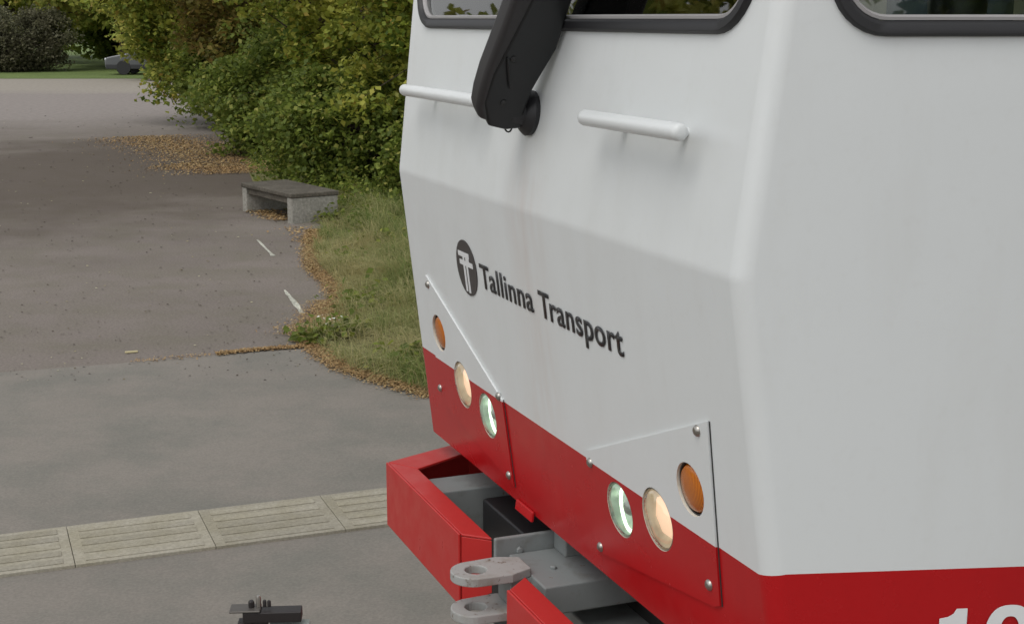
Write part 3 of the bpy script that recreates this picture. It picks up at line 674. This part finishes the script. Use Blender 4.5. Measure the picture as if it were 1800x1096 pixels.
# lamps
for kind, s, z, r in LAMPS:
    n_ = fnorm(z); near = s < 1
    lm = empty(kind, (0, 0, 0), 0, tram)
    lm['label'] = ('near' if near else 'far') + {'indicator': ' amber direction indicator', 'headlight': ' round headlight glowing warm', 'day_light': ' round lamp with a bright greenish white light tube'}[kind]
    b = MB(); b.disc_lathe(fp(s, z, 0), n_, [(r-.0005, -.052), (r-.0005, .003 if kind != 'indicator' else -.001), (r-.004, .005 if kind != 'indicator' else -.001), (r-.005, -.052)], 36, cap0=False, cap1=False)
    b.build('rim', M['steel'] if kind != 'indicator' else M['rubber'], lm, smooth=40)
    if kind == 'indicator':
        b = MB(); b.disc_lathe(fp(s, z, 0), n_, [(r-.005, -.025), (r-.005, -.004), (r*.8, .003), (r*.4, .007), (.001, .008)], 32); b.build('lens', M['amber'], lm, smooth=50)
        continue
    b = MB(); b.disc_lathe(fp(s, z, 0), n_, [(r-.005, -.001), (r*.88, -.012), (r*.70, -.026), (r*.45, -.036), (.001, -.040)], 36, cap0=False, cap1=False); b.build('reflector', M['bowl_warm'] if kind == 'headlight' else M['bowl_cool'], lm, smooth=50)
    b = MB(); b.disc_lathe(fp(s, z, 0), n_, [(r-.005, .000), (r*.84, .009), (r*.5, .018), (.001, .021)], 36, cap0=False, cap1=False); b.build('lens', M['lens'], lm, smooth=50)
    if kind == 'headlight':
        b = MB(); b.disc_lathe(fp(s, z, 0), n_, [(.001, -.012), (r*.62, -.012), (r*.72, -.017), (r*.5, -.033)], 7, cap1=True); b.build('bulb', M['warm'], lm)
    else:
        pts = []; c0 = fp(s, z, -.010); up = Vector((0, TL, 1)).normalized()
        for i in range(25):
            t = R(-112 + 205*i/24); pts.append(c0 + Vector((1, 0, 0))*(r*.50*math.cos(t) - r*.12) + up*(r*.80*math.sin(t)))
        b = MB(); b.tube(pts, .0042, 8); b.build('light_tube', M['drl'], lm, smooth=60)
        b = MB(); b.disc_lathe(fp(s, z, 0), n_, [(.018, -.04), (.020, -.016), (.012, -.008)], 20); b.build('bulb', M['lip'], lm, smooth=50)

# glazing: rubber gasket, grey lip, pane
def ring_profile(fr, outline_fn, prof, name, m, parent):
    """prof: list of (inward offset, out)"""
    b = MB(); rows = [[on(fr, x, y, o) for x, y in outline_fn(i)] for i, o in prof]; n = len(rows[0]); k = len(prof)
    for r_ in rows: b.v += [tuple(p) for p in r_]
    for i in range(k):
        j = (i+1) % k
        for q in range(n):
            q2 = (q+1) % n; b.f.append([i*n+q, i*n+q2, j*n+q2, j*n+q]); b.m.append(0)
    return b.build(name, m, parent, smooth=45)
for fr in wins:
    s0, s1, v0, v1, r = fr[5]; fn = lambda i: rrect(s0+i, s1-i, v0+i, v1-i, r-i)
    win = empty(fr[0], (0, 0, 0), 0, tram)
    ring_profile(fr, fn, [(0, -.004), (.001, .007), (.006, .013), (.020, .013), (.027, .006), (.028, -.02)], 'gasket', M['rubber'], win)
    ring_profile(fr, fn, [(.0285, -.012), (.0285, .004), (.034, .005), (.038, -.001), (.038, -.012)], 'frame_lip', M['lip'], win)
    b = MB(); b.prism([on(fr, x, y, -.006) for x, y in fn(.0285)], -fr[4]*.004); b.build('pane', M['glass'], win)

# cab interior
def tbox(name, m, *a, bv=.01, parent=tram):
    b = MB(); b.box(*a); return b.build(name, m, parent, bevel=bv)
tbox('dashboard', mat('grey_dashboard', (.34, .35, .34), .6), .18, 1.86, -.52, -.17, 2.125, 2.27)
seat = empty('driver_seat', (0, 0, 0), 0, tram); sm = mat('blue_grey_seat', (.12, .15, .19), .85)
tbox('seat_cushion', sm, .75, 1.25, -1.15, -.65, 2.13, 2.28, bv=.05, parent=seat); tbox('seat_back', sm, .78, 1.22, -1.28, -1.16, 2.22, 2.95, bv=.05, parent=seat)
b = MB(); b.tube([(.62, -.60, 2.13), (.62, -.58, 2.5), (.60, -.60, 2.9)], .018, 8); b.build('grab_pole', M['lip'], tram, smooth=60)
b = MB(); b.disc_lathe((.02, -.47, 2.36), (0, 0, 1), [(.012, -.2), (.05, -.04), (.055, .02), (.03, .06)], 16); b.build('control_knob', M['black'], tram, smooth=50)
b = MB(); b.box(.45, .52, -1.585, -1.52, 2.13, 3.3); b.build('partition_post', M['lip'], tram)

# lettering and emblem
def text_into(name, string, x0, x1, base, cap, place, m, parent, bold=.02, depth=.0015, capstr='T'):
    def mk(st):
        cu = bpy.data.curves.new('t', 'FONT'); cu.body = st; cu.offset = bold; cu.space_character = 1.06; cu.resolution_u = 6; o = bpy.data.objects.new('t', cu); COL.objects.link(o)
        bpy.context.view_layer.update(); dg = bpy.context.evaluated_depsgraph_get(); me = bpy.data.meshes.new_from_object(o.evaluated_get(dg)); bpy.data.objects.remove(o); return me
    me = mk(string); cp = mk(capstr); hc = max(v.co.y for v in cp.vertices); lo = min(v.co.y for v in cp.vertices)
    if string[0] == 'T' and len(string) > 1:      # close the gap after the capital
        wT = max(v.co.x for v in cp.vertices)
        for v in me.vertices:
            if v.co.x > wT + .004: v.co.x -= .085 if string[1] == 'r' else .05
    xs = [v.co.x for v in me.vertices]; mn, mx = min(xs), max(xs)
    bm = bmesh.new(); bm.from_mesh(me); bmesh.ops.remove_doubles(bm, verts=bm.verts, dist=1e-5)
    for v in bm.verts: v.co = place(x0 + (v.co.x-mn)/(mx-mn)*(x1-x0), base + (v.co.y-lo)/(hc-lo)*cap)
    bm.to_mesh(me); bm.free(); me.materials.clear(); me.materials.append(m)
    o = bpy.data.objects.new(name, me); COL.objects.link(o); o.parent = parent
    so = o.modifiers.new('s', 'SOLIDIFY'); so.thickness = depth; so.offset = 0
    return o
for word, wx0, wx1 in (('Tallinna', -1.387, -1.012), ('Transport', -.972, -.502)): text_into('company_lettering', word, wx0, wx1, 1.632, .067, lambda x, z: fp(-x, z, .0022), M['text'], tram, bold=.016, depth=.0006)
em = empty('company_emblem', (0, 0, 0), 0, tram)
b = MB(); b.disc_lathe(fp(1.495, 1.668, .0008), fnorm(1.6), [(.080, 0), (.080, .0018)], 48); b.build('emblem_disc', M['logo'], em)
b = MB()
def ebar(s0, s1, z0, z1, sk=0):
    b.prism([fp(1.495 + s0, 1.668 + z0 + sk, .003), fp(1.495 + s1, 1.668 + z0, .003), fp(1.495 + s1, 1.668 + z1, .003), fp(1.495 + s0, 1.668 + z1 + sk, .003)], fnorm(1.6)*.0012)
ebar(.052, -.034, .030, .044); ebar(.046, -.058, .006, .020); ebar(.018, .006, .020, .030); ebar(-.004, -.030, .0205, .0295)
ebar(.019, .006, -.068, .0055); ebar(-.004, -.017, -.070, .0055)
b.build('emblem_letters', M['decal_white'], em)
def sp(t, z, off=.0022): return SO + SX*t + SN*off + Vector((0, 0, z))
top = 1.250; bot = 1.110
one = [(.440, bot), (.467, bot), (.467, top), (.446, top), (.440, top - .010), (.430, top - .016), (.413, top - .019), (.413, top - .038), (.440, top - .038)]
b = MB(); b.prism([sp(x, z) for x, z in one], SN*.0008); b.build('fleet_number', M['decal_white'], tram)
def oval(cx, cz, rx, rz, n=40, e=2.5):
    return [(cx + rx*math.copysign(abs(math.cos(t))**(2/e), math.cos(t)), cz + rz*math.copysign(abs(math.sin(t))**(2/e), math.sin(t))) for t in np.linspace(0, 2*math.pi, n, endpoint=False)]
oo = oval(.553, (top+bot)/2 + .001, .050, (top-bot)/2 + .003); oi = oval(.553, (top+bot)/2 + .001, .021, (top-bot)/2 - .020)
b = MB(); n = 40; b.add([sp(x, z, .003) for x, z in oo] + [sp(x, z, .003) for x, z in oi] + [sp(x, z, .0022) for x, z in oo] + [sp(x, z, .0022) for x, z in oi],
    [(i, (i+1) % n, n+(i+1) % n, n+i) for i in range(n)] + [(i, 2*n+i, 2*n+(i+1) % n, (i+1) % n) for i in range(n)] + [(n+i, n+(i+1) % n, 3*n+(i+1) % n, 3*n+i) for i in range(n)])
b.build('fleet_number', M['decal_white'], tram)

# grab bars on the nose
for (a, c) in (((1.872, 2.143), (1.250, 2.143)), ((.592, 2.143), (.150, 2.143))):
    gb = empty('grab_bar', (0, 0, 0), 0, tram)
    p, q = Vector((a[0], nf(a[1]) + .060, a[1])), Vector((c[0], nf(c[1]) + .060, c[1])); d = (q-p).normalized()
    b = MB(); b.tube([p, p+d*.002, p+d*.006, p+d*.014, q-d*.014, q-d*.006, q-d*.002, q], [.007, .013, .016, .0172, .0172, .016, .013, .007], 20); b.build('bar', M['white'], gb, smooth=80)
    for t in (.22, .80):
        x = p.lerp(q, t); b = MB(); b.tube([x + Vector((0, -.018, -.004)), x + Vector((0, -.060, -.008))], .0095, 10); b.build('standoff', M['white'], gb, smooth=40)

# wiper arm: built in the upright plane that leans towards the near side
wa = empty('wiper_arm', (0, 0, 0), 0, tram); wa['label'] = 'black wiper arm folded upright over the windscreen'
PV = fp(1.02, 2.125)                      # pivot on the panel
LEAN = Vector((-.50, -.095, .80)).normalized(); OUT = Vector((0, 1, 0)); OUT = (OUT - LEAN*OUT.dot(LEAN)).normalized(); THK = LEAN.cross(OUT).normalized()
def wp(o, l, t=0): return PV + OUT*o + LEAN*l + THK*t
cov = [(.112, -.018), (.145, -.010), (.160, .018), (.166, .060), (.168, .12), (.162, .24), (.158, .40), (.160, .70), (.150, 1.15), (.080, 1.15), (.085, .70), (.095, .38), (.122, .22), (.138, .12), (.132, .03)]
b = MB(); b.prism([wp(o, l, -.030) for o, l in cov], THK*.060); b.build('arm_cover', M['black2'], wa, bevel=.018, seg=4)
arm = [(.118, -.026), (.150, .04), (.150, .12), (.135, .20), (.105, .40), (.095, 1.1), (.020, 1.1), (.018, .35), (.012, .20), (.028, .125), (.036, .085), (.036, .02), (.028, -.026), (.070, -.034)]
b = MB(); b.prism([wp(o, l, -.040) for o, l in arm], THK*.072); b.build('arm_plate', M['black'], wa, bevel=.008, seg=2)
b = MB(); b.disc_lathe(PV, Vector((0, 1, .1)), [(.054, 0), (.056, .012), (.048, .022), (.036, .030), (.036, .060)], 26); b.build('pivot_boot', M['rubber'], wa, smooth=45)
b = MB(); c0 = wp(.050, -.040); b.tube([c0 + Vector((0, .010*math.cos(t), .016*math.sin(t))) for t in np.linspace(0, 2*math.pi, 17)], .0022, 6, cap=False); b.build('wire_loop', M['black'], wa, smooth=60)
b = MB(); b.tube([wp(.13, .17, .035), wp(.12, .14, .037), wp(.10, .09, .037)], .0025, 6); b.build('cable', M['black'], wa, smooth=60)

for o_, l_ in ((.100, .045), (.112, .165)):
    b = MB(); b.disc_lathe(wp(o_, l_, -.040 if THK.x > 0 else .032), THK*(-1 if THK.x > 0 else 1), [(.008, 0), (.008, .003), (.005, .0045)], 12); b.build('screw', M['under'], wa, smooth=40)
# bumpers: two red channel halves
def bumper(s_out, s_in, nfr, label):
    bp = empty('bumper', (0, 0, 0), 0, tram); bp['label'] = label
    z1, z0 = .96, .750; sg = 1 if s_out > s_in else -1; t = .065
    b = MB()
    b.prism([(s_out, nfr, z0), (s_in, nfr, z0), (s_in, nfr, z1), (s_out, nfr, z1)], (0, -.008, 0)); b.build('front_face', M['bumper'], bp, bevel=.003)
    b = MB(); b.prism([(s_out, nfr - .0085, z1), (s_in, nfr - .0085, z1), (s_in - sg*.062, nfr - .075, z1), (s_out - sg*.10, nfr - .075, z1)], (0, 0, -.008)); b.build('top_flange', M['bumper'], bp, bevel=.003)
    b = MB(); b.prism([(s_in + sg*.0, nfr - .0085, z0), (s_in - sg*.062, nfr - .075, z0 + .05), (s_in - sg*.062, nfr - .075, z1 - .0085), (s_in, nfr - .0085, z1 - .0085)], (sg*.008, 0, 0)); b.build('end_return', M['bumper'], bp, bevel=.002)
    xo = s_out + sg*.13
    b = MB(); b.prism([(s_out + sg*.001, nfr - .009, z1), (s_out - sg*.10, nfr - .0755, z1), (xo - sg*.10, -.26, z1), (xo - sg*.10, -.75, z1), (xo, -.75, z1), (xo, -.26, z1)], (0, 0, -.008))
    b.prism([(s_out + sg*.001, nfr - .009, z1 - .0085), (xo, -.26, z1 - .0085), (xo, -.26, z0), (s_out + sg*.001, nfr - .009, z0)], (-sg*.008, 0, 0)); b.prism([(xo, -.2605, z1 - .0085), (xo, -.75, z1 - .0085), (xo, -.75, z0), (xo, -.2605, z0)], (-sg*.008, 0, 0)); b.build('side_arm', M['bumper'], bp, bevel=.002)
    return bp
bumper(2.012, 1.316, .066, 'far half of the red bumper')
bumper(.06, .905, .085, 'near half of the red bumper')
# struts and drawbar
tbox('bumper_strut', M['grey'], 1.765, 1.905, -.60, -.012, .77, .925, bv=.006)
tbox('bumper_strut', M['grey'], .17, .31, -.60, -.012, .80, .925, bv=.006)
tbox('dark_backing', M['rubber'], 1.30, 1.74, -.60, -.16, .52, .90, bv=.01)  # black block added as dark backing for the bay behind the bumper
dr = empty('drawbar', (0, 0, 0), 0, tram)
def db(name, *a, bv=.006, m=None): return tbox(name, m or M['grey'], *a, bv=bv, parent=dr)
db('upper_beam', .93, 1.18, -.70, -.028, .858, .938)
db('lower_beam', .86, 1.22, -.70, -.16, .68, .80)
db('web_plate', 1.182, 1.197, -.34, .01, .86, .985)
db('web_block', 1.10, 1.18, -.36, -.16, .936, 1.0)
def lug(z, lab, m):
    b = MB(); hw = .062; tipn = .112; pts = []
    for i in range(17):
        t = R(180*i/16); pts.append((1.065 + hw*math.cos(t), tipn + .062*math.sin(t)))
    outl = pts + [(1.065 - hw - .004, .03), (1.065 - hw + .02, -.03), (1.065 + hw - .02, -.03), (1.065 + hw + .004, .03)]
    hole = [(1.065 + .030*math.cos(t), .108 + .028*math.sin(t)) for t in np.linspace(0, 2*math.pi, 20, endpoint=False)]
    bm = bmesh.new(); es = []
    for lp_ in (outl, hole):
        vs = [bm.verts.new((x, y, z)) for x, y in lp_]; es += [bm.edges.new((vs[i], vs[(i+1) % len(vs)])) for i in range(len(vs))]
    bmesh.ops.triangle_fill(bm, edges=es, use_beauty=True)
    r_ = bmesh.ops.extrude_face_region(bm, geom=bm.faces[:]); bmesh.ops.translate(bm, verts=[v for v in r_['geom'] if isinstance(v, bmesh.types.BMVert)], vec=(0, 0, -.024))
    bmesh.ops.recalc_face_normals(bm, faces=bm.faces)
    me = bpy.data.meshes.new('coupling_lug'); bm.to_mesh(me); bm.free(); me.materials.append(m)
    o = bpy.data.objects.new('coupling_lug', me); COL.objects.link(o); o.parent = dr; o['label'] = lab
    bv = o.modifiers.new('b', 'BEVEL'); bv.width = .003; bv.segments = 2; bv.limit_method = 'ANGLE'; bv.angle_limit = R(40)
lug(.957, 'upper coupling lug with a round pin hole', M['lug']); lug(.855, 'lower rusty coupling lug', M['lug'])
db('lug_spacer', 1.02, 1.11, -.11, .03, .856, .9325, m=M['grey'])
for x_, y_ in ((1.181, -.06), (1.181, -.20)):
    b = MB(); b.disc_lathe((x_ , y_, .945), (-1, 0, 0), [(.010, 0), (.010, .006), (.007, .008)], 6); b.build('bolt', M['grey'], dr)
b = MB(); b.disc_lathe((1.04, -.10, .9385), (0, 0, 1), [(.009, 0), (.009, .006), (.006, .008)], 6); b.build('bolt', M['grey'], dr)
b = MB(); b.tube([(1.22, -.30, .95), (1.27, -.16, .90), (1.30, -.10, .80), (1.29, -.14, .66), (1.26, -.35, .62)], .011, 8); b.build('hose', M['rubber'], tram, smooth=60)
# hinge tab under the nose, underframe, wheels
b = MB(); b.prism([(1.31, -.110, ZB + .012), (1.19, -.110, ZB + .012), (1.19, -.106, ZB - .016), (1.31, -.106, ZB - .016)], (0, .008, 0)); b.build('hinge_tab', M['red'], tram, bevel=.002)
tbox('underframe', M['under'], .05, 1.99, -6.3, -.32, .42, ZB - .001)
for n0 in (-1.9, -3.6):
    for s0 in (.485, 1.555):
        b = MB(); b.disc_lathe((s0 - .06, n0, .345), (1, 0, 0), [(.33, 0), (.33, .09), (.35, .095), (.35, .12)], 32); b.build('wheel', M['under'], tram, smooth=40)
